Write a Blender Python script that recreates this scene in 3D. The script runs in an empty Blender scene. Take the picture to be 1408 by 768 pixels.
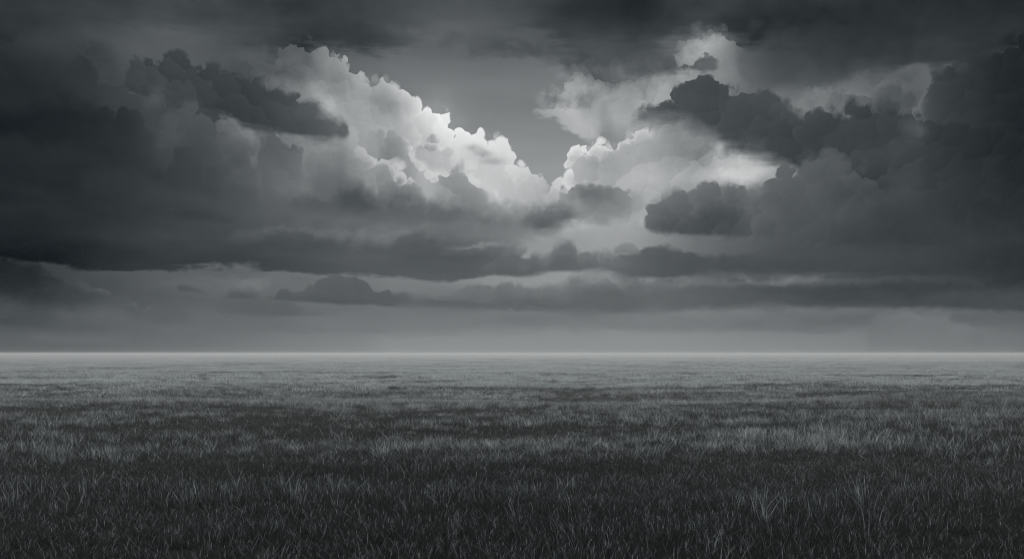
import bpy, math, random
import numpy as np

EMB, PUFF = 0.22, 1.25
F = 1369.0          # radians -> sky units (one unit = about 0.042 degree)
CX, HY = 704.0, 485.0
scene = bpy.context.scene

# ------------------------------------------------------------------ world sky
world = bpy.data.worlds.new("World")
scene.world = world
world.use_nodes = True
world.node_tree.nodes.clear()
NT = bpy.data.node_groups.new('cloudy_sky', 'ShaderNodeTree')


class S:
    """a scalar socket with arithmetic, so that the sky can be written as formulas"""
    def __init__(self, sock): self.s = sock
    def __add__(a, b): return m('ADD', a, b)
    __radd__ = __add__
    def __sub__(a, b): return m('SUBTRACT', a, b)
    def __rsub__(a, b): return m('SUBTRACT', b, a)
    def __mul__(a, b): return m('MULTIPLY', a, b)
    __rmul__ = __mul__
    def __truediv__(a, b): return m('DIVIDE', a, b)


def put(inp, v):
    if isinstance(v, S): NT.links.new(v.s, inp)
    else: inp.default_value = v


def m(op, a, b=0.0, c=None, clamp=False):
    n = NT.nodes.new('ShaderNodeMath'); n.operation = op; n.use_clamp = clamp
    put(n.inputs[0], a)
    if len(n.inputs) > 1: put(n.inputs[1], b)
    if c is not None: put(n.inputs[2], c)
    return S(n.outputs[0])


def mad(a, b, c): return m('MULTIPLY_ADD', a, b, c)
def clamp01(a): return m('MINIMUM', m('MAXIMUM', a, 0.0), 1.0)


def smooth(a, lo, hi):
    n = NT.nodes.new('ShaderNodeMapRange'); n.interpolation_type = 'SMOOTHSTEP'; n.clamp = False
    put(n.inputs['Value'], a); put(n.inputs['From Min'], lo); put(n.inputs['From Max'], hi)
    return S(n.outputs['Result'])


def lin(a, lo, hi, x=0.0, y=1.0):
    k = (y - x) / (hi - lo)
    return mad(a, k, x - lo * k)


def mix(f, a, b):
    n = NT.nodes.new('ShaderNodeMix'); n.data_type = 'FLOAT'; n.clamp_factor = True
    put(n.inputs['Factor'], f); put(n.inputs[2], a); put(n.inputs[3], b)
    return S(n.outputs[0])


def vmath(op, a, b=None):
    n = NT.nodes.new('ShaderNodeVectorMath'); n.operation = op
    for i, v in enumerate((a, b)):
        if v is None: continue
        if isinstance(v, tuple): n.inputs[i].default_value = v
        else: NT.links.new(v, n.inputs[i])
    return n.outputs[0]


def noise(vec, scale, detail=5, rough=0.55, distort=0.0, color=False):
    n = NT.nodes.new('ShaderNodeTexNoise')
    NT.links.new(vec, n.inputs['Vector'])
    n.inputs['Scale'].default_value = scale; n.inputs['Detail'].default_value = detail
    n.inputs['Roughness'].default_value = rough; n.inputs['Distortion'].default_value = distort
    return n.outputs['Color'] if color else mad(S(n.outputs[0]), 2.4, -1.2)


def voro(vec, scale, detail=2.0, rough=0.5, smoothness=0.35):
    n = NT.nodes.new('ShaderNodeTexVoronoi'); n.feature = 'F1'; n.normalize = False
    NT.links.new(vec, n.inputs['Vector'])
    n.inputs['Scale'].default_value = scale; n.inputs['Detail'].default_value = detail
    n.inputs['Roughness'].default_value = rough; n.inputs['Lacunarity'].default_value = 2.3
    return S(n.outputs['Distance'])


def sky_xy(px, py):
    """photo position -> azimuth / elevation in sky units"""
    az = math.atan((px - CX) / F)
    el = math.atan((HY - py) * math.cos(az) / F)
    return az * F, el * F


# everything the cloud layers share is worked out in one node group
OUTER = NT
NT = bpy.data.node_groups.new('sky_fields', 'ShaderNodeTree')
FIELDS = NT
# direction of view
tc = NT.nodes.new('ShaderNodeTexCoord')
D = vmath('NORMALIZE', tc.outputs['Generated'])
sep = NT.nodes.new('ShaderNodeSeparateXYZ'); NT.links.new(D, sep.inputs[0])
dx, dy, dz = (S(sep.outputs[i]) for i in range(3))
U = m('ARCTAN2', dx, dy) * F
V = m('ARCSINE', dz) * F
P = vmath('MULTIPLY', D, (F, F, F))
PS = vmath('MULTIPLY', D, (F * .22, F * .22, F))      # stretched along the horizon

# shared noise fields
WC = noise(P, 1 / 42, 6, 0.58, color=True)
ws = NT.nodes.new('ShaderNodeSeparateColor'); NT.links.new(WC, ws.inputs[0])
WX, WY, WZ = (mad(S(ws.outputs[i]), 2.4, -1.2) for i in range(3))
WF = noise(P, 1 / 11, 4, 0.6)                          # fine ragged
ST = noise(PS, 1 / 16, 5, 0.58)                        # streaks
SL = noise(PS, 1 / 55, 4, 0.5)                         # broad streaks
LO = noise(P, 1 / 120, 4, 0.5)                         # broad mottling
cw = NT.nodes.new('ShaderNodeCombineXYZ')
for i, w in enumerate((WX, WY, WZ)): NT.links.new(w.s, cw.inputs[i])
wv = vmath('MULTIPLY', cw.outputs[0], (9, 9, 9))
PW = vmath('ADD', P, wv)
SOFT = smooth(noise(vmath('ADD', P, (310.0, 0.0, 90.0)), 1 / 75, 2, 0.5), -0.15, 0.45)   # where edges are veiled


def vor_cell(vec, scale):
    n = NT.nodes.new('ShaderNodeTexVoronoi'); n.feature = 'F1'
    NT.links.new(vec, n.inputs['Vector']); n.inputs['Scale'].default_value = scale
    return n.outputs['Position']


def vdot(a, b):
    n = NT.nodes.new('ShaderNodeVectorMath'); n.operation = 'DOT_PRODUCT'
    for i, v in enumerate((a, b)): NT.links.new(v, n.inputs[i])
    return S(n.outputs['Value'])


def vscale(a, k): return vmath('MULTIPLY', a, (k, k, k))


# billows: points are drawn towards the middle of small cells, then of large ones, so that
# an outline followed through them breaks up into round lobes sitting on larger lobes
A2, A1 = 12.0, 30.0
o2 = vmath('SUBTRACT', vor_cell(PW, 1 / A2), PW)
Q = vmath('ADD', PW, vscale(o2, .55))
o1 = vmath('SUBTRACT', vor_cell(Q, 1 / A1), Q)
QQ = vmath('NORMALIZE', vmath('ADD', Q, vscale(o1, .60)))
sq = NT.nodes.new('ShaderNodeSeparateXYZ'); NT.links.new(QQ, sq.inputs[0])
UQ = m('ARCTAN2', S(sq.outputs[0]), S(sq.outputs[1])) * F - U
VQ = m('ARCSINE', S(sq.outputs[2])) * F - V
b1 = vdot(o1, o1) / (A1 * A1); b2 = vdot(o2, o2) / (A2 * A2)
PU = mad(b1, -1.7, mad(b2, -.7, .50))
lx = mad(smooth(U, 20.0, 110.0), -1.0, .5)             # the light comes from the gap: look towards it
co = NT.nodes.new('ShaderNodeCombineXYZ'); put(co.inputs[0], lx * 1.3); put(co.inputs[2], .75)
EM = vdot(o1, co.outputs[0]) * (-.42 / A1) + vdot(o2, co.outputs[0]) * (-.22 / A2)


SHARED = ['U', 'V', 'WX', 'WY', 'WF', 'ST', 'SL', 'LO', 'PU', 'EM', 'SOFT', 'UQ', 'VQ']
NG = [0]


def in_group(fn):
    """run one formula inside a node group of its own"""
    def run(L, *a, **k):
        global NT
        NG[0] += 1
        outer, keep = NT, {n: globals()[n] for n in SHARED}
        g = bpy.data.node_groups.new('cloud_layer', 'ShaderNodeTree')
        for n in ['L'] + SHARED: g.interface.new_socket(n, in_out='INPUT', socket_type='NodeSocketFloat')
        g.interface.new_socket('L', in_out='OUTPUT', socket_type='NodeSocketFloat')
        NT = g
        gi = NT.nodes.new('NodeGroupInput')
        for i, n in enumerate(SHARED): globals()[n] = S(gi.outputs[i + 1])
        Lp = S(gi.outputs[0])
        for n in ('U', 'V'): globals()[n] = mad(Lp, 1e-6, globals()[n])   # keeps the layers evaluated one after another
        r = fn(Lp, *a, **k)
        go = NT.nodes.new('NodeGroupOutput'); NT.links.new(r.s, go.inputs[0])
        NT = outer; globals().update(keep)
        gn = NT.nodes.new('ShaderNodeGroup'); gn.node_tree = g
        for i, v in enumerate([L] + [keep[n] for n in SHARED]): NT.links.new(v.s, gn.inputs[i])
        return S(gn.outputs[0])
    return run


def curve(u, pts, lo=None, hi=None):
    """piecewise curve over azimuth; pts in sky units"""
    xs = [p[0] for p in pts]; ys = [p[1] for p in pts]
    x0, x1 = min(xs) + NG[0] * .002, max(xs); y0, y1 = min(ys), max(ys)
    if y1 - y0 < 1e-6: return float(y0)
    n = NT.nodes.new('ShaderNodeFloatCurve')
    mp = n.mapping; mp.use_clip = False; mp.extend = 'HORIZONTAL'
    c = mp.curves[0]
    q = [((x - x0) / (x1 - x0), (y - y0) / (y1 - y0)) for x, y in sorted(pts)]
    while len(c.points) < len(q): c.points.new(.5, .5)
    for i, (a, b) in enumerate(q):
        c.points[i].location = (a, b); c.points[i].handle_type = 'AUTO_CLAMPED'
    mp.update()
    t = lin(u, x0, x1)
    put(n.inputs['Value'], t)
    return mad(S(n.outputs[0]), y1 - y0, y0)


def oval(cx, cy, rx, ry, n=9):
    t = [math.pi * i / (n - 1) for i in range(n)]
    up = [(cx - rx * math.cos(q), cy - ry * math.sin(q) ** .8) for q in t]
    dn = [(cx - rx * math.cos(q), cy + ry * math.sin(q) ** .8) for q in t]
    return up, dn


def outline(pts): return [sky_xy(*p) for p in pts]
def vals(pts): return [(sky_xy(x, 300)[0], v / 255.) for x, v in pts]


@in_group
def layer(L, top, bot, vt, vb, depth=None, ts=2.0, bs=6.0, puff=0.0, wisp=0.0, fine=0.0,
          btw=6.0, emb=0.0, side=1, rim=0.0, rimw=10.0, op=1.0, mott=0.0, strk=0.0, shift=6.0, warp=8.0):
    """one cloud: outline of its top and base over azimuth, value at top and at base, edge softness"""
    us = mad(WX, warp + NG[0] * .0003, U)
    lobe = min(.75, puff / 13.0) if puff >= 4 else 0.0
    ut = mad(UQ, lobe, us) if lobe else us
    T = curve(ut, outline(top)); B = curve(us, outline(bot))
    d = T - (mad(VQ, lobe, V) if lobe else V)
    if puff: d = mad(PU, puff * PUFF, d)
    if wisp: d = mad(WY, wisp, d)
    if fine: d = mad(WF, fine, d)
    e = V - B
    if btw: e = mad(ST, btw, e)
    if wisp: e = mad(WZ, wisp * .6, e)
    if puff: e = mad(PU, puff * .45, e)
    if fine: e = mad(WF, -.5 * fine, e)
    wt = mad(SOFT, ts * 5.5, ts * 1.25); wb = mad(SOFT, bs * 1.5, bs)
    a = smooth(d, wt * -1.0, wt) * smooth(e, wb * -1.0, wb)
    g0 = abs(bot[0][1] - top[0][1]); g1 = abs(bot[-1][1] - top[-1][1])
    if top[0][0] > -200:
        w0 = min(70.0, 4.0 + .55 * g0); q = mad(WX, .5 * w0, us)
        a = a * smooth(q, sky_xy(top[0][0] - 1, 300)[0], sky_xy(top[0][0] + w0, 300)[0])
    if top[-1][0] < 1600:
        w1 = min(70.0, 4.0 + .55 * g1); q = mad(WX, .5 * w1, us)
        a = a * smooth(q, sky_xy(top[-1][0] + 1, 300)[0], sky_xy(top[-1][0] - w1, 300)[0])
    if isinstance(op, list): a = a * curve(U, [(sky_xy(x, 300)[0], o) for x, o in op])
    elif op != 1.0: a = a * op
    if depth is None:
        t = clamp01(d / m('MAXIMUM', T - B, 4.0))
    else:
        t = smooth(d, 0.0, depth)
    v = mix(t, curve(U, vals(vt)), curve(U, vals(vb)))
    if emb: v = mad(EM, emb * EMB, v)
    if rim: v = v + smooth(d, rimw, 0.0) * rim
    if mott: v = mad(LO, mott, v)
    if strk: v = mad(SL, strk, v)
    return mix(a, L, v)


@in_group
def spot(L, x, y, rx, ry, dv, rot=0.0, warp=22.0):
    """soft brightening or darkening of the veil around one direction"""
    u, v = sky_xy(x, y)
    a = mad(WX, warp, U - u); b = mad(WY, warp, V - v)
    c, s = math.cos(rot), math.sin(rot)
    p = mad(a, c / rx, b * (s / rx)); q = mad(a, -s / ry, b * (c / ry))
    g = m('EXPONENT', mad(p, p, q * q) * -1.0)
    return mad(g, dv / 255., L)


SUN_EL, SUN_AZ = math.radians(22), 0.0
sky = NT.nodes.new('ShaderNodeTexSky'); sky.sky_type = 'NISHITA'; sky.sun_disc = False
sky.sun_elevation = SUN_EL; sky.sun_rotation = math.radians(0)
NT.links.new(D, sky.inputs[0]); sky.air_density = 1.0; sky.dust_density = 3.0
bw = NT.nodes.new('ShaderNodeRGBToBW'); NT.links.new(sky.outputs[0], bw.inputs[0])
nish = m('POWER', S(bw.outputs[0]) * 0.1, 0.4545)

# clear sky seen in the gap: the daylight sky, thinned by high veil
far = mad(LO, .035, mad(SL, .05, curve(V, [(0, .46), (30, .43), (110, .33), (240, .27), (600, .24), (1200, .23), (2150, .23)])))
hz = curve(V, [(0, .56), (16, .54), (32, .50), (50, .47), (80, .44), (110, .45), (145, .55), (180, .575), (230, .55), (290, .50), (360, .42), (420, .355), (490, .29), (700, .20), (2150, .2)])
side_fall = curve(U, [(-4300, .45), (-900, .62), (-650, .68), (-470, .77), (-300, .88), (-200, .94), (-150, .99), (60, 1.0), (300, .97), (500, .90), (650, .82), (900, .62), (4300, .45)])
L = hz * side_fall * m('MINIMUM', lin(nish, 0.2, 1.6, 0.94, 1.06), 1.1)
L = mad(SL, 0.05, L)

_go = FIELDS.nodes.new('NodeGroupOutput')
for n in ['L'] + SHARED + ['side_fall', 'far']:
    FIELDS.interface.new_socket(n, in_out='OUTPUT', socket_type='NodeSocketFloat')
for i, n in enumerate(['L'] + SHARED + ['side_fall', 'far']): FIELDS.links.new(globals()[n].s, _go.inputs[i])
NT = OUTER
_gn = NT.nodes.new('ShaderNodeGroup'); _gn.node_tree = FIELDS
for i, n in enumerate(['L'] + SHARED + ['side_fall', 'far']): globals()[n] = S(_gn.outputs[i])
# ---- high veil and dark bands along the top
L = layer(L, [(-400,-200),(300,-200),(560,-60),(700,-60),(800,-60),(2000,-200)], [(-400,120),(0,100),(150,70),(300,62),(450,66),(520,66),(570,56),(640,30),(700,28),(760,56),(790,84),(830,104),(860,104),(900,80),(960,44),(1040,70),(1100,78),(1408,60),(2000,60)],
          [(-400,40),(0,48),(300,60),(520,62),(640,74),(720,74),(820,60),(1100,52),(1408,38)], [(-400,44),(0,52),(120,66),(200,76),(300,80),(430,78),(560,78),(700,86),(780,76),(850,80),(1000,72),(1200,56),(1408,40)], bs=16, btw=34, ts=8, strk=.07, mott=.06, op=.9)
L = spot(L, 480, 22, 90, 26, -13); L = spot(L, 810, 18, 110, 30, -14); L = spot(L, 1000, 40, 70, 26, -10)
L = spot(L, 560, 50, 40, 10, 10); L = spot(L, 700, 60, 30, 7, -12); L = spot(L, 620, 60, 24, 6, -9)


L = layer(L, [(-600,-300),(240,8),(420,14),(560,40),(640,30),(760,20),(900,24),(1100,8),(2000,-300)], [(-600,30),(240,30),(400,52),(470,58),(560,62),(600,68),(660,60),(740,58),(800,44),(900,46),(1100,40),(2000,20)],
          [(-600,44),(240,52),(480,54),(600,64),(740,58),(900,50),(1100,46),(2000,34)], [(-600,46),(240,58),(480,56),(600,66),(740,60),(900,56),(1100,50),(2000,34)], ts=12, bs=14, wisp=30, fine=8, btw=30, strk=.10, mott=.06, op=[(-600,.6),(420,.6),(540,.35),(620,.12),(700,.12),(780,.4),(1000,.6),(2000,.6)])
L = layer(L, [(640,62),(680,56),(720,60),(770,70),(800,82),(830,84),(858,100)], [(640,66),(690,68),(740,76),(780,92),(810,112),(835,118),(858,108)], [(640,80),(760,74),(858,84)], [(640,86),(780,72),(858,84)], ts=7, bs=6, wisp=14, fine=9, btw=12, op=.7)
# ---- left mass of grey behind the dark wedge
L = layer(L, [(-500,60),(-100,60),(0,58),(90,40),(125,68),(160,92),(200,120),(230,128),(300,90),(340,78),(380,90),(420,110),(520,200)],
          [(-500,350),(0,345),(250,335),(400,300),(520,290)],
          [(-400,40),(0,52),(100,60),(170,70),(300,76),(400,92),(520,110)], [(-400,38),(0,42),(150,46),(250,62),(340,86),(430,98),(520,98)], depth=170, ts=6, puff=8, wisp=12, mott=.06)

# ---- great sunlit cumulus left of the gap
L = layer(L, [(325,160),(345,84),(362,68),(390,58),(420,60),(455,66),(478,84),(500,99),(520,101),(533,99),(545,115),(560,128),(572,140),(580,134),(592,133),(598,150),(605,150),(614,149),(621,165),(627,176),(640,174),(655,170),(663,174),(668,184),(685,190),(698,200),(703,214),(720,217),(735,226),(748,236),(756,262),(762,300)],
          [(325,200),(400,250),(500,300),(600,305),(700,310),(762,315)],
          [(325,96),(380,114),(430,134),(470,156),(520,182),(560,204),(600,222),(650,224),(700,214),(745,184),(762,150)],
          [(325,116),(420,146),(500,160),(560,178),(600,194),(650,202),(700,184),(762,146)],
          depth=55, ts=1.8, puff=13, wisp=4, fine=1, emb=.42, rim=.008, rimw=7, op=[(325,0),(360,.3),(410,.6),(460,.85),(490,1),(762,1)], warp=5, mott=.05)
L = spot(L, 400, 75, 30, 14, -10); L = spot(L, 425, 85, 20, 22, -22, 0); L = spot(L, 450, 150, 40, 14, 28, -.9, 14)
L = spot(L, 530, 140, 32, 20, -30, -.3, 14); L = spot(L, 464, 115, 22, 16, -16)
L = spot(L, 395, 100, 26, 12, -24, -.2)
L = spot(L, 648, 203, 9, 5, -42, 0, 8); L = spot(L, 663, 211, 12, 6, -46, 0, 8); L = spot(L, 675, 222, 16, 5, -30, 0, 8)
L = spot(L, 600, 165, 34, 30, 20); L = spot(L, 650, 230, 50, 20, -10)

# second tier, shaded face with bright rim on its right
L = layer(L, [(488,215),(500,192),(512,184),(530,182),(545,179),(556,186),(566,200),(571,207),(585,208),(598,212),(610,222),(622,224),(640,232),(652,240),(668,262),(682,268),(694,278),(700,300)],
          [(488,300),(700,305)],
          [(488,128),(520,140),(548,154),(560,196),(600,208),(630,188),(650,206),(690,210),(700,202)],
          [(488,130),(540,134),(560,148),(600,164),(640,156),(690,168),(700,168)], depth=26, ts=1.6, puff=11, wisp=3, fine=1, emb=.40, rim=.006, rimw=6, warp=4)
L = layer(L, [(568,212),(580,190),(590,186),(605,188),(618,198),(628,220),(640,228),(655,250),(664,262)],
          [(568,212),(580,226),(620,240),(664,268)],
          [(568,164),(590,160),(606,190),(664,206)], [(568,166),(620,184),(664,196)], depth=16, ts=1.6, bs=5, puff=8, wisp=3, fine=1, emb=.36, rim=.006, rimw=5, warp=4)
L = layer(L, [(590,262),(605,238),(618,228),(630,226),(643,226),(652,236),(662,250),(672,258),(684,264),(694,276),(701,290)],
          [(590,300),(701,302)],
          [(590,150),(618,144),(634,166),(644,208),(670,218),(700,210)], [(590,144),(650,148),(680,176),(700,186)], depth=24, ts=1.5, puff=9, wisp=3, fine=1, emb=.40, rim=.006, rimw=6, warp=4)
# third tier, lower left
L = layer(L, [(385,300),(410,232),(430,208),(450,196),(470,192),(485,194),(500,202),(508,208),(525,213),(540,218),(550,228),(560,240),(575,258),(585,275)],
          [(385,320),(585,310)],
          [(385,96),(430,124),(470,154),(500,178),(545,196),(575,172),(585,150)], [(385,96),(470,136),(520,146),(585,134)], depth=20, ts=2.0, puff=10, wisp=4, fine=1, emb=.36, rim=.008, rimw=6, warp=4)
L = layer(L, [(500,270),(515,243),(530,235),(545,236),(560,248),(575,260),(590,275)], [(500,310),(590,310)],
          [(500,132),(545,138),(590,130)], [(500,118),(590,118)], depth=40, ts=2.2, puff=9, wisp=3, emb=.22, rim=.008, warp=4)

# ---- pale hazy patch and grey mound on the left
L = layer(L, [(285,200),(300,160),(318,150),(340,158),(360,172),(400,180),(470,186),(500,230)],
          [(285,215),(340,260),(420,290),(500,290)],
          [(285,84),(320,122),(350,128),(420,132),(470,140),(500,132)], [(285,76),(340,92),(420,112),(500,116)], depth=62, ts=6, bs=14, puff=8, wisp=16, fine=5, emb=.12, mott=.06, op=[(285,0),(310,.9),(460,.9),(500,0)])
L = spot(L, 330, 182, 26, 14, 14)
L = layer(L, [(40,150),(130,150),(200,162),(228,158),(240,143),(258,133),(270,138),(285,152),(298,172),(308,200),(318,240),(330,290)],
          [(40,330),(330,330)],
          [(40,44),(150,50),(200,66),(250,84),(300,84),(330,84)], [(40,38),(200,54),(260,62),(330,72)], depth=120, ts=3, bs=30, puff=12, wisp=10, fine=3, emb=.10, op=[(40,0),(140,.7),(200,1),(330,1)])

# ---- left dark cloud with torn right end
L = layer(L, [(166,104),(172,92),(184,84),(200,84),(215,84),(228,76),(242,73),(256,80),(268,90),(282,90),(300,98),(320,103),(345,102),(362,108),(378,122),(392,126),(405,122),(414,130),(426,144),(445,157),(458,162),(470,176),(478,184)],
          [(166,104),(175,118),(190,134),(205,146),(225,142),(240,148),(262,133),(285,146),(320,158),(352,172),(400,180),(450,187),(478,186)],
          [(166,62),(240,62),(330,68),(400,76),(450,88),(478,100)], [(166,64),(210,76),(260,70),(330,66),(400,74),(478,92)], ts=2.0, bs=7, puff=6, wisp=20, fine=8, btw=14, emb=.24, mott=.03, warp=14)
L = layer(L, [(400,150),(425,140),(440,146),(456,158),(472,172),(481,184)], [(400,160),(430,156),(455,170),(481,187)], [(400,80),(481,104)], [(400,82),(481,100)], ts=3, bs=4, wisp=12, fine=9, btw=6)
L = spot(L, 212, 132, 12, 12, 10)
# small dark puff under it
_t, _b = oval(384, 219, 31, 31)
L = layer(L, _t, _b, [(351,82),(380,86),(416,94)], [(351,96),(416,106)], ts=1.6, bs=26, puff=9, wisp=4, fine=2, btw=4, emb=.2, warp=9, op=.85)

# ---- far left dark wedge and shade
L = layer(L, [(-500,200),(-100,150),(0,146),(60,150),(120,160),(170,178),(230,230),(300,262),(360,290)],
          [(-500,300),(0,300),(360,300)],
          [(-500,34),(0,42),(120,50),(200,60),(360,72)], [(-500,36),(0,44),(360,62)], ts=24, bs=14, wisp=30, puff=6, strk=.05, op=.8)
L = spot(L, 20, 165, 130, 26, -9, .1, 40); L = spot(L, 60, 60, 60, 20, 6); L = spot(L, 130, 75, 18, 14, -8)
L = spot(L, 180, 50, 120, 26, 8)

# ---- clouds right of the gap: thin bright veil
L = layer(L, [(728,150),(742,134),(760,128),(780,120),(796,112),(812,118),(830,124),(860,122),(890,116),(915,98),(935,70),(955,56),(985,48),(1015,54),(1040,72),(1060,95),(1080,110)],
          [(728,150),(750,156),(772,164),(790,180),(806,192),(820,190),(832,180),(850,190),(880,205),(960,215),(1080,200)],
          [(728,132),(760,160),(800,190),(860,166),(900,162),(960,146),(1000,130),(1040,96),(1080,84)], [(728,140),(770,170),(810,176),(840,146),(900,160),(980,120),(1080,90)],
          ts=8, bs=4, puff=9, wisp=18, fine=8, btw=10, emb=.2, mott=.08, side=-1, op=[(728,.3),(750,.85),(800,1),(1000,.95),(1050,.6),(1080,.2)])
L = spot(L, 975, 62, 26, 22, 26, 0, 14); L = spot(L, 1010, 72, 30, 16, -10)
L = spot(L, 806, 138, 10, 12, -44, .9, 16); L = spot(L, 825, 152, 22, 22, -20); L = spot(L, 850, 128, 40, 14, 8)
L = spot(L, 812, 100, 36, 14, -16, -.35, 26); L = spot(L, 765, 138, 18, 5, -22, -.3, 12); L = spot(L, 870, 165, 40, 12, 10)
# small dark torn scrap over it
L = layer(L, [(862,90),(880,80),(892,70),(905,76),(925,72),(936,78),(950,82),(975,82),(990,84)], [(862,92),(880,96),(900,96),(930,96),(942,94),(960,94),(990,88)],
          [(862,84),(900,76),(990,98)], [(862,92),(990,100)], ts=3, bs=4, puff=6, wisp=20, fine=8, btw=12, emb=.08)
# grey veil to the upper right
L = layer(L, [(1008,70),(1024,72),(1060,58),(1100,40),(1300,10),(2000,0)], [(1008,84),(1024,104),(1040,112),(1080,118),(1150,112),(1220,92),(1290,74),(2000,60)],
          [(1008,90),(1030,86),(1100,66),(1250,54),(2000,36)], [(1008,104),(1030,96),(1090,84),(1150,76),(1290,62),(2000,40)], ts=18, bs=7, puff=5, wisp=20, btw=12, mott=.05)
# pale shreds
L = layer(L, [(1060,118),(1100,116),(1150,112),(1200,104),(1250,96),(1275,80),(1290,80)], [(1060,160),(1290,190)],
          [(1060,100),(1120,92),(1200,86),(1250,86),(1290,80)], [(1060,130),(1120,124),(1180,116),(1240,96),(1290,90)], depth=34, ts=10, bs=8, wisp=12)
L = layer(L, [(1095,150),(1120,128),(1150,126),(1180,116),(1200,110),(1215,108),(1235,114),(1250,122),(1275,150)], [(1095,170),(1275,190)],
          [(1095,120),(1150,132),(1200,122),(1250,104),(1275,90)], [(1095,120),(1180,98),(1275,84)], depth=16, ts=3, puff=9, wisp=14, fine=8, emb=.3, side=-1, rim=.008, mott=.08, op=.8)

# ---- sunlit cumulus right of the gap
L = layer(L, [(742,300),(748,270),(756,258),(766,248),(774,240),(781,224),(788,208),(799,202),(808,203),(820,197),(828,195),(842,194),(852,192),(862,184),(872,178),(878,167),(888,168),(900,172),(920,174),(960,176),(1000,184),(1070,210)],
          [(742,320),(900,330),(1070,330)],
          [(742,176),(770,206),(800,226),(850,216),(880,214),(905,170),(950,138),(1010,108),(1070,92)],
          [(742,162),(790,174),(820,164),(860,166),(900,164),(960,146),(1010,134),(1070,112)], depth=24, ts=1.8, puff=10, wisp=3, fine=1, emb=.40, side=-1, rim=.006, rimw=6, warp=4, mott=.05)
L = spot(L, 940, 212, 44, 16, -18, -.3); L = spot(L, 930, 248, 70, 14, 12); L = spot(L, 880, 240, 20, 14, 6); L = spot(L, 830,225,30,16,-8)
L = spot(L, 1020, 225, 42, 26, 56, -.2, 20); L = spot(L, 1002, 245, 30, 12, 26); L = spot(L, 990, 200, 12, 6, 20)
L = spot(L, 1040, 240, 26, 10, 16, .3, 10)

# ---- big dark cloud on the right
L = layer(L, [(864,152),(880,147),(896,140),(915,142),(925,128),(932,114),(945,110),(955,106),(970,107),(990,110),(1005,116),(1016,124),(1026,120),(1036,122),(1055,124),(1075,132),(1092,144),(1102,156),(1112,151),(1122,152),(1132,149),(1142,147),(1152,152),(1165,148),(1180,143),(1200,138),(1220,140),(1245,144),(1262,150),(1274,156),(1290,170),(2000,170)],
          [(864,156),(890,164),(925,168),(955,174),(985,186),(1000,198),(1040,210),(1080,222),(1110,240),(1200,280),(2000,290)],
          [(864,110),(900,84),(960,74),(1050,78),(1150,70),(1250,66),(1330,58),(2000,40)], [(864,120),(900,98),(950,78),(1040,72),(1120,68),(1250,66),(1330,58),(2000,40)], depth=40, ts=1.7, bs=13, puff=7, wisp=11, fine=7, btw=14, emb=.20, side=-1, warp=4, strk=.03)
L = spot(L, 1262, 176, 18, 14, 20, -.6, 14); L = spot(L, 1090, 150, 12, 3, 10, -.6, 8)

# ---- right mid mass, grey mounds
L = layer(L, [(1010,300),(1030,262),(1042,246),(1056,238),(1068,235),(1080,222),(1096,222),(1110,218),(1125,212),(1136,208),(1150,212),(1160,224),(1180,234),(1205,242),(1225,260),(1300,250),(2000,250)],
          [(1010,380),(2000,380)],
          [(1010,100),(1060,98),(1100,92),(1150,88),(1210,78),(1300,66),(1408,56),(2000,44)], [(1010,86),(1100,80),(1200,70),(1300,60),(1408,54),(2000,44)], depth=90, ts=3.0, bs=10, puff=12, wisp=9, fine=4, emb=.16, op=[(1010,1),(1080,.97),(1140,.95),(2000,.95)], side=-1, warp=5, mott=.04)
L = layer(L, [(1120,345),(1170,300),(1215,262),(1260,232),(1300,222),(1350,224),(1408,232),(2000,240)], [(1120,380),(2000,380)],
          [(1120,80),(1180,76),(1250,72),(1330,70),(1408,60),(2000,44)], [(1120,76),(1180,70),(1300,62),(1408,54),(2000,44)], depth=80, ts=14, bs=12, puff=8, wisp=26, mott=.06, op=.8)
L = spot(L, 1340, 285, 50, 20, -6); L = spot(L, 1180, 265, 40, 12, -6); L = spot(L, 1360, 345, 60, 14, 5)

# ---- far right dark wall of cloud
L = layer(L, [(1262,240),(1270,165),(1274,140),(1279,112),(1284,98),(1300,84),(1330,72),(1408,40),(1600,-40),(2000,-100)], [(1262,260),(1300,262),(1340,250),(1408,270),(2000,300)],
          [(1262,64),(1300,57),(1350,50),(1408,42),(2000,36)], [(1262,62),(1330,52),(1408,44),(2000,36)], ts=5, bs=30, puff=7, wisp=12, fine=4, btw=18, warp=8, emb=.16, op=[(1262,.5),(1290,.8),(1408,1)])

# ---- dark mound right of centre
L = layer(L, [(884,312),(887,298),(892,284),(905,272),(925,262),(950,262),(962,256),(975,248),(988,247),(998,253),(1008,250),(1020,252),(1030,262),(1040,266),(1050,278),(1066,288),(1090,300),(1120,312)],
          [(884,314),(900,320),(930,325),(1000,326),(1060,324),(1120,320)],
          [(884,106),(950,110),(1000,104),(1050,92),(1110,80)], [(884,92),(960,78),(1040,76),(1110,72)], depth=56, ts=2.0, bs=6, puff=5, wisp=7, fine=4, btw=7, emb=.26, side=-1, rim=.015, warp=4, mott=.03, op=[(884,1),(985,1),(1035,.72),(1075,.4),(1120,0)])

# ---- lower bright gap left and right of centre
L = layer(L, [(560,340),(620,325),(690,318),(740,322),(800,318),(840,308),(860,303),(880,306),(900,320),(1000,326),(1060,330),(1120,345)], [(560,380),(700,395),(800,395),(1120,360)],
          [(560,110),(680,138),(760,150),(850,160),(900,138),(1000,96),(1120,74)], [(560,120),(700,140),(800,150),(880,130),(1000,92),(1120,72)], ts=4, bs=8, wisp=12, fine=3, mott=.04, puff=3, op=[(560,.3),(640,.9),(1000,.9),(1120,.3)])
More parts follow.
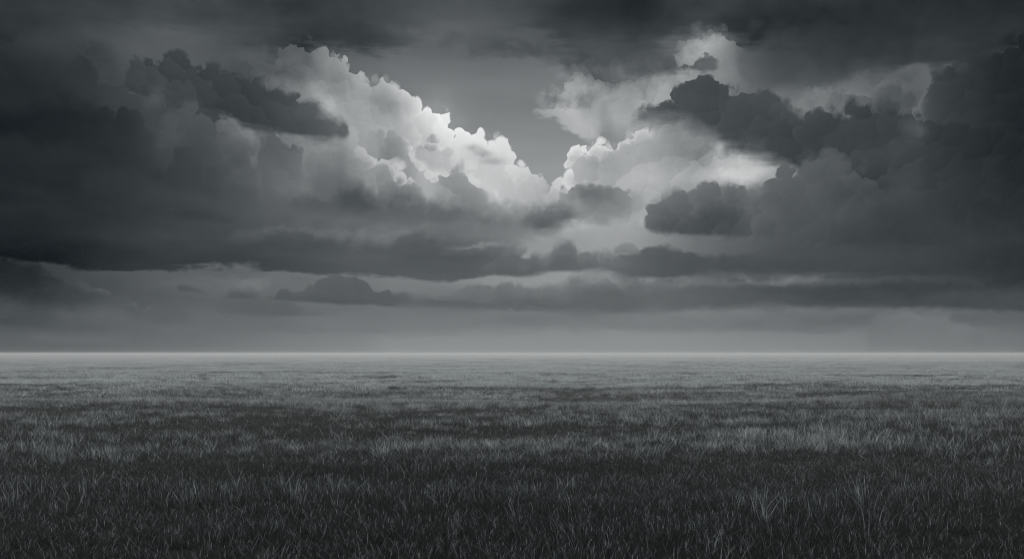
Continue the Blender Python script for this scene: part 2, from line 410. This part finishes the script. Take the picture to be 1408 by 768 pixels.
# small grey streaked cloud just right of the gap
L = layer(L, [(768,262),(774,252),(788,254),(798,250),(812,254),(830,258),(850,260),(870,264),(895,276)], [(768,262),(785,266),(805,280),(830,292),(860,296),(895,290)],
          [(768,112),(800,108),(840,116),(895,130)], [(768,124),(810,104),(850,118),(895,132)], ts=2.2, bs=13, puff=7, wisp=9, fine=4, btw=8, emb=.2, op=[(768,1),(825,.95),(895,.1)])

# ---- long grey band under the sunlit cumulus
L = layer(L, [(330,300),(400,272),(450,256),(463,246),(472,240),(485,246),(497,252),(512,262),(530,268),(545,262),(560,266),(585,272),(620,276),(650,272),(668,276),(690,284),(720,286),(745,284),(775,276),(800,282),(840,300)],
          [(330,302),(420,300),(500,302),(560,304),(620,308),(700,314),(760,312),(800,300),(840,302)],
          [(330,86),(460,96),(540,110),(620,120),(700,126),(770,118),(840,132)], [(330,84),(460,84),(560,88),(700,98),(780,106),(840,128)], depth=26, ts=7, bs=6, puff=3.5, wisp=16, fine=5, btw=7, emb=.07, mott=.03, strk=.05)
# pale streak between the two bands
L = layer(L, [(100,240),(200,252),(280,266),(360,282),(440,290),(520,298),(620,304),(700,312),(740,316)], [(100,262),(200,282),(300,296),(400,306),(480,314),(560,316),(620,320),(740,330)],
          [(100,58),(200,66),(300,80),(420,98),(560,112),(700,128),(740,140)], [(100,54),(260,68),(420,94),(560,102),(740,136)], ts=9, bs=7, wisp=12, btw=12, op=.9)

# ---- big dark stratus band on the left
L = layer(L, [(-500,260),(0,256),(80,262),(180,284),(270,300),(360,306),(450,310),(520,312),(580,314),(640,318),(676,322),(698,328),(714,335),(728,342)],
          [(-500,360),(0,352),(60,356),(120,366),(200,364),(300,362),(400,368),(450,376),(520,378),(600,380),(625,382),(650,378),(675,370),(696,360),(712,350),(728,343)],
          [(-500,36),(0,46),(160,56),(300,70),(420,84),(560,96),(650,110),(720,126)], [(-500,38),(0,48),(160,57),(300,65),(420,74),(560,84),(650,92),(720,104)], depth=36, ts=7, bs=3.5, wisp=13, puff=2, fine=6, btw=13, strk=.07, warp=22)
L = layer(L, [(600,335),(640,326),(690,322),(712,328),(718,332)], [(600,352),(640,350),(680,340),(718,333)], [(600,92),(718,120)], [(600,92),(718,108)], ts=4, bs=4, wisp=6, btw=8, fine=3, op=.7)
L = spot(L, 660, 337, 40, 3.0, 24, .03, 14)

# ---- darker band right of centre
L = layer(L, [(660,366),(690,352),(705,350),(722,356),(735,348),(748,352),(757,345),(768,336),(780,332),(792,338),(797,348),(812,346),(830,345),(845,352),(862,352),(880,346),(895,338),(912,337),(925,342),(945,344),(1000,352),(1100,344),(1250,335),(2000,330)],
          [(660,374),(720,376),(760,370),(800,370),(840,376),(880,380),(940,376),(1000,372),(1060,372),(1100,374),(1200,368),(1330,372),(2000,380)],
          [(660,98),(720,104),(780,116),(830,112),(880,98),(940,88),(1050,80),(1200,72),(1300,66),(1408,58),(2000,50)], [(660,92),(740,96),(830,98),(920,88),(1000,80),(1150,72),(1300,66),(1408,58),(2000,50)], depth=26, ts=2.4, bs=4, puff=3.5, wisp=8, fine=4, btw=7, emb=.06, side=-1, warp=5, strk=.03)
L = layer(L, [(840,346),(852,338),(864,334),(874,340),(880,346)], [(840,350),(860,348),(880,348)], [(840,126),(860,132),(880,128)], [(840,116),(880,116)], ts=2, bs=3, puff=3, wisp=5, fine=3, op=.8)

# ---- second right band, lower
L = layer(L, [(560,416),(620,404),(645,394),(655,390),(670,394),(690,388),(720,391),(770,392),(790,382),(830,378),(900,382),(1000,384),(1150,384),(1300,376),(2000,370)],
          [(560,420),(640,424),(760,425),(820,430),(880,428),(1000,420),(1100,418),(1200,420),(2000,430)],
          [(560,108),(650,116),(760,120),(850,114),(1000,96),(1150,82),(1300,70),(1408,62),(2000,50)], [(560,100),(700,102),(850,100),(1000,92),(1150,82),(1300,74),(1408,70),(2000,50)], depth=34, ts=3.5, bs=5, puff=4, wisp=8, fine=3, btw=8, emb=.04, strk=.06)
L = spot(L, 1050, 388, 190, 5, 12, 0, 10); L = spot(L, 1130, 380, 60, 3, 10, .06, 8); L = spot(L, 1250, 395, 160, 10, -6)
L = layer(L, [(700,440),(850,428),(950,432),(1050,436),(1200,432),(2000,420)], [(700,444),(850,452),(1000,454),(1100,450),(2000,450)], [(700,118),(850,112),(1000,104),(1300,90),(1408,84),(2000,60)], [(700,120),(900,116),(1100,108),(1300,98),(1408,92),(2000,60)], ts=6, bs=6, wisp=6, btw=8, strk=.05, op=.7)

# ---- small cumulus near the horizon, left of centre
L = layer(L, [(362,410),(375,406),(382,400),(390,396),(402,402),(414,398),(425,390),(440,384),(452,380),(465,378),(480,378),(495,381),(508,388),(514,398),(522,401),(532,398),(540,403),(552,402),(565,407),(590,411),(640,414),(760,424)],
          [(362,411),(420,414),(500,418),(560,420),(640,421),(760,426)],
          [(362,92),(450,96),(520,94),(600,96),(760,104)], [(362,86),(450,86),(520,90),(640,98),(760,104)], ts=1.4, bs=2.6, puff=3.5, wisp=3, fine=2, btw=3, emb=.07, warp=4)
L = layer(L, [(292,418),(302,411),(320,408),(345,408),(380,412),(410,422),(450,430)], [(292,424),(330,432),(400,433),(450,432)], [(292,96),(340,94),(450,108)], [(292,98),(380,96),(450,106)], ts=2.5, bs=3, puff=4, wisp=4, btw=4, fine=2)
L = layer(L, [(310,405),(325,402),(340,401),(352,407)], [(310,406),(352,408)], [(310,80),(352,90)], [(310,80),(352,90)], ts=2, bs=2, wisp=3, fine=3)
L = layer(L, [(244,395),(255,391),(265,394),(282,403)], [(244,396),(262,399),(282,404)], [(244,84),(282,94)], [(244,84),(282,96)], ts=1.8, bs=2, wisp=4, fine=3)
L = layer(L, [(-500,350),(0,352),(40,362),(80,378),(100,380),(115,386),(135,396),(160,402),(175,408),(190,410),(204,420),(215,417),(228,418),(240,424),(280,440)],
          [(-500,440),(280,445)], [(-500,44),(0,50),(60,60),(100,84),(130,94),(190,106),(215,94),(280,96)], [(-500,46),(0,56),(100,76),(190,92),(280,100)], depth=15, ts=2, bs=14, puff=5, wisp=5, fine=2, emb=.05, op=[(-500,1),(60,1),(210,.9),(280,.2)])
L = layer(L, [(-300,395),(0,392),(60,404),(110,408),(150,404),(180,418),(215,430)], [(-300,440),(215,445)], [(-300,56),(0,68),(120,80),(215,98)], [(-300,70),(0,84),(120,98),(215,108)], depth=26, ts=6, bs=12, wisp=8, puff=3)
L = layer(L, [(440,440),(520,430),(600,424),(700,428),(760,434)], [(440,446),(520,452),(640,455),(760,450)], [(440,116),(600,114),(760,118)], [(440,124),(600,118),(760,120)], ts=5, bs=6, wisp=8, btw=8, strk=.04, op=.8)
L = spot(L, -10, 380, 150, 46, -14, 0, 30); L = spot(L, 300, 388, 80, 8, 6); L = spot(L, 345, 392, 30, 8, 10, .2, 20)
# faint hazy heap on the right horizon
# ---- pale murk lying on the horizon
horizon = smooth(V, 50.0, 0.0)
L = mix(horizon * 0.85, L, side_fall * curve(V, [(0, .555), (50, .50)]))
# faint hazy heap on the right horizon and thin streaks low over the field
L = layer(L, [(1190,458),(1204,436),(1222,429),(1245,427),(1270,430),(1300,429),(1312,435),(1325,441),(1338,447),(1356,464)], [(1190,472),(1356,476)], [(1190,106),(1230,118),(1300,121),(1356,110)], [(1190,112),(1280,117),(1356,112)], depth=20, ts=3, bs=12, puff=5, wisp=7, fine=3, emb=.12, op=.75)
L = layer(L, [(780,448),(900,444),(1060,446),(1160,452)], [(780,453),(900,452),(1060,455),(1160,456)], [(780,118),(950,110),(1160,112)], [(780,120),(1160,112)], ts=3, bs=3, wisp=5, btw=7, strk=.05, op=.55)
L = layer(L, [(180,452),(320,446),(520,450),(640,456)], [(180,457),(320,455),(520,458),(640,460)], [(180,100),(640,122)], [(180,102),(640,124)], ts=3, bs=3, wisp=5, btw=7, strk=.05, op=.5)
L = layer(L, [(-400,458),(0,456),(100,460),(180,466)], [(-400,466),(0,466),(180,470)], [(-400,96),(180,112)], [(-400,98),(180,114)], ts=4, bs=4, wisp=5, btw=7, op=.5)
L = mad(WF, 0.003, L)
scene.cycles.use_adaptive_sampling = True; scene.cycles.adaptive_threshold = 0.02; scene.cycles.adaptive_min_samples = 6
# beyond the built cloudscape (behind, overhead, far to the sides) the sky is plain overcast
near = smooth(m('ABSOLUTE', U), 1060.0, 860.0) * smooth(V, 680.0, 540.0)
L = mix(near, far, L)


def coloured(tree_name, val):
    """display value -> light, with the slight blue-grey cast of the air"""
    global NT
    outer, NT = NT, bpy.data.node_groups.new(tree_name, 'ShaderNodeTree')
    NT.interface.new_socket('V', in_out='INPUT', socket_type='NodeSocketFloat')
    NT.interface.new_socket('Color', in_out='OUTPUT', socket_type='NodeSocketColor')
    gi = NT.nodes.new('NodeGroupInput'); l = m('MAXIMUM', S(gi.outputs[0]), 0.02)
    cc = NT.nodes.new('ShaderNodeCombineColor')
    for i, k in enumerate((-0.022, 0.003, 0.014)):
        put(cc.inputs[i], m('POWER', m('MAXIMUM', mad(1.0 - l, k, l), 0.0), 2.2) * 10.0)
    go = NT.nodes.new('NodeGroupOutput'); NT.links.new(cc.outputs[0], go.inputs[0])
    g, NT = NT, outer
    gn = NT.nodes.new('ShaderNodeGroup'); gn.node_tree = g
    NT.links.new(val.s, gn.inputs[0])
    return gn.outputs[0]


inside = m('LESS_THAN', m('ABSOLUTE', U), 1060.0) * m('LESS_THAN', V, 680.0) * m('GREATER_THAN', V, -25.0)
bg_far = NT.nodes.new('ShaderNodeBackground'); bg_far.inputs['Strength'].default_value = 0.1
NT.links.new(coloured('plain_light', far), bg_far.inputs['Color'])
bg_near = NT.nodes.new('ShaderNodeBackground'); bg_near.inputs['Strength'].default_value = 0.1
NT.links.new(coloured('cloud_light', L), bg_near.inputs['Color'])
ms = NT.nodes.new('ShaderNodeMixShader'); NT.links.new(inside.s, ms.inputs[0])
NT.links.new(bg_far.outputs[0], ms.inputs[1]); NT.links.new(bg_near.outputs[0], ms.inputs[2])
NT.interface.new_socket('Background', in_out='OUTPUT', socket_type='NodeSocketShader')
go = NT.nodes.new('NodeGroupOutput'); NT.links.new(ms.outputs[0], go.inputs[0])
W = world.node_tree
gn = W.nodes.new('ShaderNodeGroup'); gn.node_tree = NT
wo = W.nodes.new('ShaderNodeOutputWorld'); W.links.new(gn.outputs[0], wo.inputs['Surface'])
world.cycles.sampling_method = 'MANUAL'; world.cycles.sample_map_resolution = 512
pass

# ------------------------------------------------------------------ camera
cam_d = bpy.data.cameras.new('camera'); cam = bpy.data.objects.new('camera', cam_d)
scene.collection.objects.link(cam); scene.camera = cam
cam_d.lens = 35; cam_d.sensor_width = 36; cam_d.shift_y = 101 / 1408
cam_d.clip_start = 0.1; cam_d.clip_end = 20000
cam.location = (0, 0, 3.1); cam.rotation_euler = (math.radians(90), 0, 0)

vs = scene.view_settings
scene.display_settings.display_device = 'sRGB'
vs.view_transform = 'Standard'; vs.look = 'None'; vs.exposure = 0; vs.gamma = 1; vs.use_curve_mapping = False
SUN_E = 2.7
HAZE = 0.0014
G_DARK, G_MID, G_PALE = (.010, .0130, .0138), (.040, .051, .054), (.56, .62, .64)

# ------------------------------------------------------------------ light
sun_d = bpy.data.lights.new('sun', 'SUN'); sun_d.energy = SUN_E; sun_d.angle = math.radians(10); sun_d.color = (1.0, .985, .965)
sun = bpy.data.objects.new('sun', sun_d); scene.collection.objects.link(sun)
sun.rotation_euler = (math.radians(90) - SUN_EL + math.pi, 0, SUN_AZ)
# the lamp shines along its local -Z: aim it from the bright gap in front towards the camera
from mathutils import Vector
_dir = Vector((math.sin(SUN_AZ) * math.cos(SUN_EL), math.cos(SUN_AZ) * math.cos(SUN_EL), math.sin(SUN_EL)))
sun.rotation_euler = _dir.to_track_quat('Z', 'Y').to_euler()

# ------------------------------------------------------------------ field
rng = np.random.default_rng(7)


_tab = np.random.default_rng(3).uniform(-1, 1, (256, 256))


def vnoise(x, y):
    xi, yi = np.floor(x).astype(int), np.floor(y).astype(int); u, v = x - xi, y - yi
    u = u * u * (3 - 2 * u); v = v * v * (3 - 2 * v)
    t = lambda i, j: _tab[i % 256, j % 256]
    return (t(xi, yi) * (1 - u) + t(xi + 1, yi) * u) * (1 - v) + (t(xi, yi + 1) * (1 - u) + t(xi + 1, yi + 1) * u) * v


def fbm(x, y, octaves):
    r = 0; a = 1.0
    for k in range(octaves):
        r = r + a * vnoise(x * 2 ** k + 17 * k, y * 2 ** k + 5 * k); a *= .55
    return r * .75


def wave(x, y):
    """gentle swells of the field, height in metres; long crests lie across the view"""
    u = x + 6 * vnoise(x * .05 + 3, y * .09)
    near = .45 + .55 * np.clip((np.hypot(x, y) - 20) / 60, 0, 1)
    return .26 * near * fbm(u * .045, y * .13 + .4 * vnoise(x * .06, y * .05), 3) + .42 * fbm(x * .012 + 2, y * .028 + 8, 2)


def mat(name):
    m_ = bpy.data.materials.new(name); m_.use_nodes = True
    nt = m_.node_tree; nt.nodes.clear()
    return m_, nt


def N(nt, kind, **kw):
    n = nt.nodes.new(kind)
    for k, v in kw.items():
        if k.startswith('_'): setattr(n, k[1:], v)
        else: n.inputs[k.replace('_', ' ')].default_value = v
    return n


def ramp(nt, src, stops):
    r = nt.nodes.new('ShaderNodeValToRGB'); e = r.color_ramp.elements
    while len(e) < len(stops): e.new(.5)
    for i, (p_, c) in enumerate(stops): e[i].position = p_; e[i].color = (*c, 1)
    nt.links.new(src, r.inputs[0]); return r.outputs[0]


# soil between the stalks
soil, nt = mat('field_soil')
g = N(nt, 'ShaderNodeNewGeometry'); nz = N(nt, 'ShaderNodeTexNoise', Scale=.8, Detail=8.0, Roughness=.65)
nt.links.new(g.outputs['Position'], nz.inputs['Vector'])
col = ramp(nt, nz.outputs[0], [(.3, (.012, .013, .013)), (.7, (.024, .026, .025))])
bs = N(nt, 'ShaderNodeBsdfPrincipled', Roughness=.95); nt.links.new(col, bs.inputs['Base Color'])
bmp = N(nt, 'ShaderNodeBump', Strength=.6, Distance=.05); nt.links.new(nz.outputs[0], bmp.inputs['Height']); nt.links.new(bmp.outputs[0], bs.inputs['Normal'])
o_ = N(nt, 'ShaderNodeOutputMaterial'); nt.links.new(bs.outputs[0], o_.inputs[0])

# ground sheet: fine near the camera, coarse far away, out to the horizon
ys = np.concatenate([-np.geomspace(300, 3, 24), np.linspace(-2, 40, 64), np.geomspace(41, 400, 150), np.geomspace(410, 3200, 60)])
xs = np.concatenate([-np.geomspace(3200, 62, 50), np.linspace(-60, 60, 121), np.geomspace(62, 3200, 50)])
X, Y = np.meshgrid(xs, ys)
fade = np.clip(1.5 - np.hypot(X, Y) / 900, 0, 1)
Z = wave(X, Y) * fade
co = np.stack([X, Y, Z], -1).reshape(-1, 3)
nx, ny = len(xs), len(ys)
i0 = (np.arange(ny - 1)[:, None] * nx + np.arange(nx - 1)[None]).reshape(-1)
fc = np.stack([i0, i0 + 1, i0 + nx + 1, i0 + nx], 1)
me = bpy.data.meshes.new('ground'); me.from_pydata(co.tolist(), [], fc.tolist()); me.polygons.foreach_set('use_smooth', [True] * len(me.polygons))
ground = bpy.data.objects.new('ground', me); scene.collection.objects.link(ground); me.materials.append(soil)
ground['kind'] = 'structure'
ground['label'] = 'dark soil of the open field under the grass'

# grass blades: dull green-grey leaves with paler dry tips, pale patches across the field
blade, nt = mat('grass_blade')
g = N(nt, 'ShaderNodeNewGeometry')
mp = N(nt, 'ShaderNodeMapping'); mp.inputs['Scale'].default_value = (.22, 1.0, .3)
nt.links.new(g.outputs['Position'], mp.inputs[0])
n1 = N(nt, 'ShaderNodeTexNoise', Scale=.22, Detail=4.0, Roughness=.62, Distortion=.5); nt.links.new(mp.outputs[0], n1.inputs['Vector'])
at = N(nt, 'ShaderNodeAttribute', _attribute_name='tone')
along = N(nt, 'ShaderNodeAttribute', _attribute_name='along')
oi = N(nt, 'ShaderNodeObjectInfo')


def M(op, a, b, c=0.0):
    n = nt.nodes.new('ShaderNodeMath'); n.operation = op
    for i, v in enumerate((a, b, c)):
        if isinstance(v, (int, float)): n.inputs[i].default_value = v
        else: nt.links.new(v, n.inputs[i])
    return n.outputs[0]


pale_mix = M('MULTIPLY_ADD', n1.outputs[0], 1.0, -.5)
pale_mix = M('MULTIPLY_ADD', at.outputs['Fac'], .8, pale_mix)
pale_mix = M('MULTIPLY_ADD', along.outputs['Fac'], .16, pale_mix)
pale_mix = M('MULTIPLY_ADD', oi.outputs['Random'], .12, pale_mix)
col = ramp(nt, pale_mix, [(.2, G_DARK), (.52, G_MID), (.88, G_PALE)])
bs = N(nt, 'ShaderNodeBsdfPrincipled', Roughness=.6); nt.links.new(col, bs.inputs['Base Color']); bs.inputs['Specular IOR Level'].default_value = .25
tr = N(nt, 'ShaderNodeBsdfTranslucent'); nt.links.new(col, tr.inputs[0])
mx = N(nt, 'ShaderNodeMixShader'); mx.inputs[0].default_value = .68
nt.links.new(bs.outputs[0], mx.inputs[1]); nt.links.new(tr.outputs[0], mx.inputs[2])
o_ = N(nt, 'ShaderNodeOutputMaterial'); nt.links.new(mx.outputs[0], o_.inputs[0])


def tuft(name, n, radius, h0, h1, width, segs, lean, seed, heads=0.0, tone_power=2.0, floor_=0.0):
    """a tuft of n bent, tapering blades standing inside a circle"""
    r = np.random.default_rng(seed)
    V_, F_, T_, A_ = [], [], [], []
    for k in range(n):
        a = r.uniform(0, 2 * math.pi); rr = radius * math.sqrt(r.uniform())
        px, py = rr * math.cos(a), rr * math.sin(a)
        h = r.uniform(h0, h1)
        d = r.uniform(0, 2 * math.pi)
        ln = abs(r.normal(0, lean)) + .05
        face = r.uniform(0, math.pi); w = width * r.uniform(.6, 1.2)
        tone = floor_ + (1.05 - floor_) * r.uniform(0, 1) ** tone_power
        base = len(V_)
        curve_ = r.uniform(1.4, 2.6)
        tw = r.normal(0, .5); slant = abs(r.normal(0, .42))
        for s_ in range(segs + 1):
            t = s_ / segs
            bend = ln * t ** curve_ + slant * t
            x = px + math.cos(d) * bend * h; y = py + math.sin(d) * bend * h
            z = h * t * (1 - .28 * min(1.2, ln) ** 2 * t) - .03
            ww = w * (1 - t ** 1.6) * .5 + .0002
            f = face + tw * t
            if s_ == segs:
                V_.append((x, y, z)); T_.append(tone); A_.append(1.0)
            else:
                V_.append((x - math.cos(f) * ww, y - math.sin(f) * ww, z)); V_.append((x + math.cos(f) * ww, y + math.sin(f) * ww, z))
                T_ += [tone, tone]; A_ += [t, t]
        for s_ in range(segs - 1):
            b = base + 2 * s_; F_.append((b, b + 1, b + 3, b + 2))
        b = base + 2 * (segs - 1); F_.append((b, b + 1, b + 2))
        if r.uniform() < heads:                     # a few nodding seed heads
            hx, hy, hz_ = V_[-1]
            for j in range(7):
                q = len(V_); ox, oy, oz = r.normal(0, .006), r.normal(0, .006), -.008 * j + r.normal(0, .003)
                s0 = .0028
                V_ += [(hx + ox - s0, hy + oy, hz_ + oz), (hx + ox + s0, hy + oy, hz_ + oz), (hx + ox, hy + oy + s0, hz_ + oz + 2.2 * s0), (hx + ox, hy + oy - s0, hz_ + oz - 2.2 * s0)]
                F_ += [(q, q + 1, q + 2), (q, q + 1, q + 3)]
                T_ += [1.0] * 4; A_ += [1.0] * 4
    me = bpy.data.meshes.new(name); me.from_pydata(V_, [], F_)
    for nm, arr in (('tone', T_), ('along', A_)):
        at_ = me.attributes.new(nm, 'FLOAT', 'POINT'); at_.data.foreach_set('value', np.array(arr, 'f'))
    me.polygons.foreach_set('use_smooth', [True] * len(me.polygons))
    me.materials.append(blade)
    return bpy.data.objects.new(name, me)


def scatter(r0, r1, half, n, full=False):
    """n points in a ring sector in front of the camera, even per square metre, jittered"""
    # the edges of a ring thin out gradually, so that it passes into its neighbour
    e0, e1 = r0 * .78, r1 * 1.22; n = int(n * 1.5)
    rr = np.sqrt(rng.uniform(e0 ** 2, e1 ** 2, n)); a = rng.uniform(-half, half, n)
    keep = rng.uniform(0, 1, n) < np.clip((rr - e0) / (r0 * .44), 0, 1) * np.clip((e1 - rr) / (r1 * .44), 0, 1)
    rr, a = rr[keep], a[keep]
    return rr * np.sin(a), rr * np.cos(a)


def grass_ring(points, tufts, scale, ring):
    """one layer of the grass: tufts instanced on points that lie on the ground"""
    x, y = points
    z = wave(x, y) * np.clip(1.5 - np.hypot(x, y) / 900, 0, 1)
    # growth varies in long patches across the field; dark near and pale far tufts paint the field's light falloff into blade colour
    f = fbm(x * .115 + 31.3 + .8 * vnoise(x * .1, y * .2), y * .34 + 12.6 + 1.3 * vnoise(x * .12 + 5, y * .06), 4) + .3 * fbm(x * .022 + 9, y * .09 + 4, 3) - .02
    d = np.hypot(x, y)
    pale_share = np.interp(np.log(d), np.log([10, 16, 20, 26, 31, 37, 44, 57, 77, 121, 170, 283, 900]), [.001, .003, .014, .055, .07, .08, .10, .17, .33, .55, .80, .98, 1.0])
    pale_share = pale_share + .5 * np.exp(-((x - .2) / 4.4) ** 2 - ((y - 32.0) / 2.2) ** 2) + .30 * np.exp(-((x - 10) / 2.8) ** 2 - ((y - 33) / 1.5) ** 2) + .16 * np.exp(-((x + 12) / 5) ** 2 - ((y - 36) / 1.8) ** 2)
    p_pale = np.clip(pale_share + 1.2 * f * np.clip(pale_share * (1.1 - pale_share), 0, 1) ** .85, 0, 1)
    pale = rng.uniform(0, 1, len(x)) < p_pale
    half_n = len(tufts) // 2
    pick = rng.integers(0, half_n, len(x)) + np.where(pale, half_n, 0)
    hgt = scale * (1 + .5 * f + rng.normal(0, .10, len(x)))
    me = bpy.data.meshes.new('grass_points'); me.vertices.add(len(x))
    me.vertices.foreach_set('co', np.stack([x, y, z], 1).astype('f').ravel())
    for nm, arr, ty in (('hgt', hgt, 'FLOAT'), ('turn', rng.uniform(0, 6.283, len(x)), 'FLOAT'), ('pick', pick, 'INT')):
        a_ = me.attributes.new(nm, ty, 'POINT'); a_.data.foreach_set('value', arr.astype('f' if ty == 'FLOAT' else 'i'))
    ob = bpy.data.objects.new('grass', me); scene.collection.objects.link(ob)
    ob['kind'] = 'stuff'; ob['label'] = ring; ob['category'] = 'grass'
    coll = bpy.data.collections.new('tufts')
    for t_ in tufts: coll.objects.link(t_)
    ng = bpy.data.node_groups.new('grass_scatter', 'GeometryNodeTree')
    ng.interface.new_socket('Geometry', in_out='INPUT', socket_type='NodeSocketGeometry')
    ng.interface.new_socket('Geometry', in_out='OUTPUT', socket_type='NodeSocketGeometry')
    gi = ng.nodes.new('NodeGroupInput'); go_ = ng.nodes.new('NodeGroupOutput')
    ip = ng.nodes.new('GeometryNodeInstanceOnPoints'); ci = ng.nodes.new('GeometryNodeCollectionInfo')
    m2p = ng.nodes.new('GeometryNodeMeshToPoints')
    ci.inputs['Collection'].default_value = coll; ci.inputs['Separate Children'].default_value = True; ci.inputs['Reset Children'].default_value = True
    ip.inputs['Pick Instance'].default_value = True

    def attr(nm, ty):
        n = ng.nodes.new('GeometryNodeInputNamedAttribute'); n.data_type = ty; n.inputs['Name'].default_value = nm
        return [o for o in n.outputs if o.enabled and o.name == 'Attribute'][0]
    ng.links.new(gi.outputs[0], m2p.inputs[0]); ng.links.new(m2p.outputs[0], ip.inputs['Points'])
    ng.links.new(ci.outputs[0], ip.inputs['Instance'])
    ng.links.new(attr('pick', 'INT'), ip.inputs['Instance Index'])
    cx = ng.nodes.new('ShaderNodeCombineXYZ'); ng.links.new(attr('turn', 'FLOAT'), cx.inputs[2])
    e2r = ng.nodes.new('FunctionNodeEulerToRotation'); ng.links.new(cx.outputs[0], e2r.inputs[0]); ng.links.new(e2r.outputs[0], ip.inputs['Rotation'])
    sc_ = ng.nodes.new('ShaderNodeCombineXYZ'); h_ = attr('hgt', 'FLOAT')
    for i in (0, 1): sc_.inputs[i].default_value = 1.0
    ng.links.new(h_, sc_.inputs[2]); ng.links.new(sc_.outputs[0], ip.inputs['Scale'])
    ng.links.new(ip.outputs[0], go_.inputs[0])
    md = ob.modifiers.new('grass_scatter', 'NODES'); md.node_group = ng
    return ob


near_t = [tuft('low_tuft', 64, .17, .12, .34, .0068, 4, .35, 10 + i, heads=.01, tone_power=9) for i in range(6)] + \
         [tuft('stalk_tuft', 24, .20, .18, .50, .0070, 5, .5, 40 + i, heads=.10, tone_power=.9, floor_=.12) for i in range(6)]
mid_t = [tuft('low_tuft', 64, .32, .11, .30, .0125, 3, .4, 60 + i, tone_power=9) for i in range(6)] + \
        [tuft('stalk_tuft', 44, .32, .18, .40, .015, 4, .5, 80 + i, tone_power=.9, floor_=.12) for i in range(6)]
far_t = [tuft('low_tuft', 90, .9, .12, .34, .045, 2, .7, 100 + i, tone_power=3.5) for i in range(5)] + \
        [tuft('pale_tuft', 90, .9, .18, .48, .05, 3, .7, 110 + i, tone_power=.6, floor_=.42) for i in range(5)]
dist_t = [tuft('low_tuft', 200, 4.0, .14, .36, .13, 2, .5, 120 + i, tone_power=3) for i in range(5)] + \
         [tuft('pale_tuft', 220, 4.0, .18, .48, .14, 2, .5, 130 + i, tone_power=.4, floor_=.55) for i in range(5)]  # raised tone floors paint extra brightness into the far and distant blades
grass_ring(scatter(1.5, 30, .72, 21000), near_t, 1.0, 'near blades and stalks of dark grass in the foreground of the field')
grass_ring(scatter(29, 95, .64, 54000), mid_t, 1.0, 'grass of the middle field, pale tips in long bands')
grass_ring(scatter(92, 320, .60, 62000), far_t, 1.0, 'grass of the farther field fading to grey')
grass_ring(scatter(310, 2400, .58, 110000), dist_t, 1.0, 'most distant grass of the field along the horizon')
c_ = scatter(.5, 6, math.pi, 1500)
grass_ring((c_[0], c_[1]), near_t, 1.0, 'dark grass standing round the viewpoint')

# ------------------------------------------------------------------ haze
hm, nt = mat('haze_air')
pv = N(nt, 'ShaderNodeVolumePrincipled'); pv.inputs['Color'].default_value = (.82, .84, .85, 1); pv.inputs['Density'].default_value = HAZE
pv.inputs['Anisotropy'].default_value = 0.27
o_ = N(nt, 'ShaderNodeOutputMaterial'); nt.links.new(pv.outputs[0], o_.inputs['Volume'])
hx, hy0, hy1, hz0, hz1 = 3250, -320, 3250, -2.5, 3.35
vv = [(x, y, z) for z in (hz0, hz1) for y in (hy0, hy1) for x in (-hx, hx)]
me = bpy.data.meshes.new('haze'); me.from_pydata(vv, [], [(0, 2, 3, 1), (4, 5, 7, 6), (0, 1, 5, 4), (2, 6, 7, 3), (0, 4, 6, 2), (1, 3, 7, 5)])
haze = bpy.data.objects.new('haze', me); scene.collection.objects.link(haze); me.materials.append(hm); haze['kind'] = 'stuff'
haze['label'] = 'thin grey haze lying over the far field'

cy = scene.cycles
cy.pixel_filter_type = 'BLACKMAN_HARRIS'; cy.filter_width = 1.2
cy.max_bounces = 4; cy.diffuse_bounces = 2; cy.glossy_bounces = 1; cy.transmission_bounces = 2; cy.volume_bounces = 0; cy.transparent_max_bounces = 4
cy.volume_step_rate = 10; cy.use_denoising = True; cy.denoising_prefilter = 'ACCURATE'; cy.denoising_input_passes = 'RGB_ALBEDO_NORMAL'
cy.caustics_reflective = False; cy.caustics_refractive = False
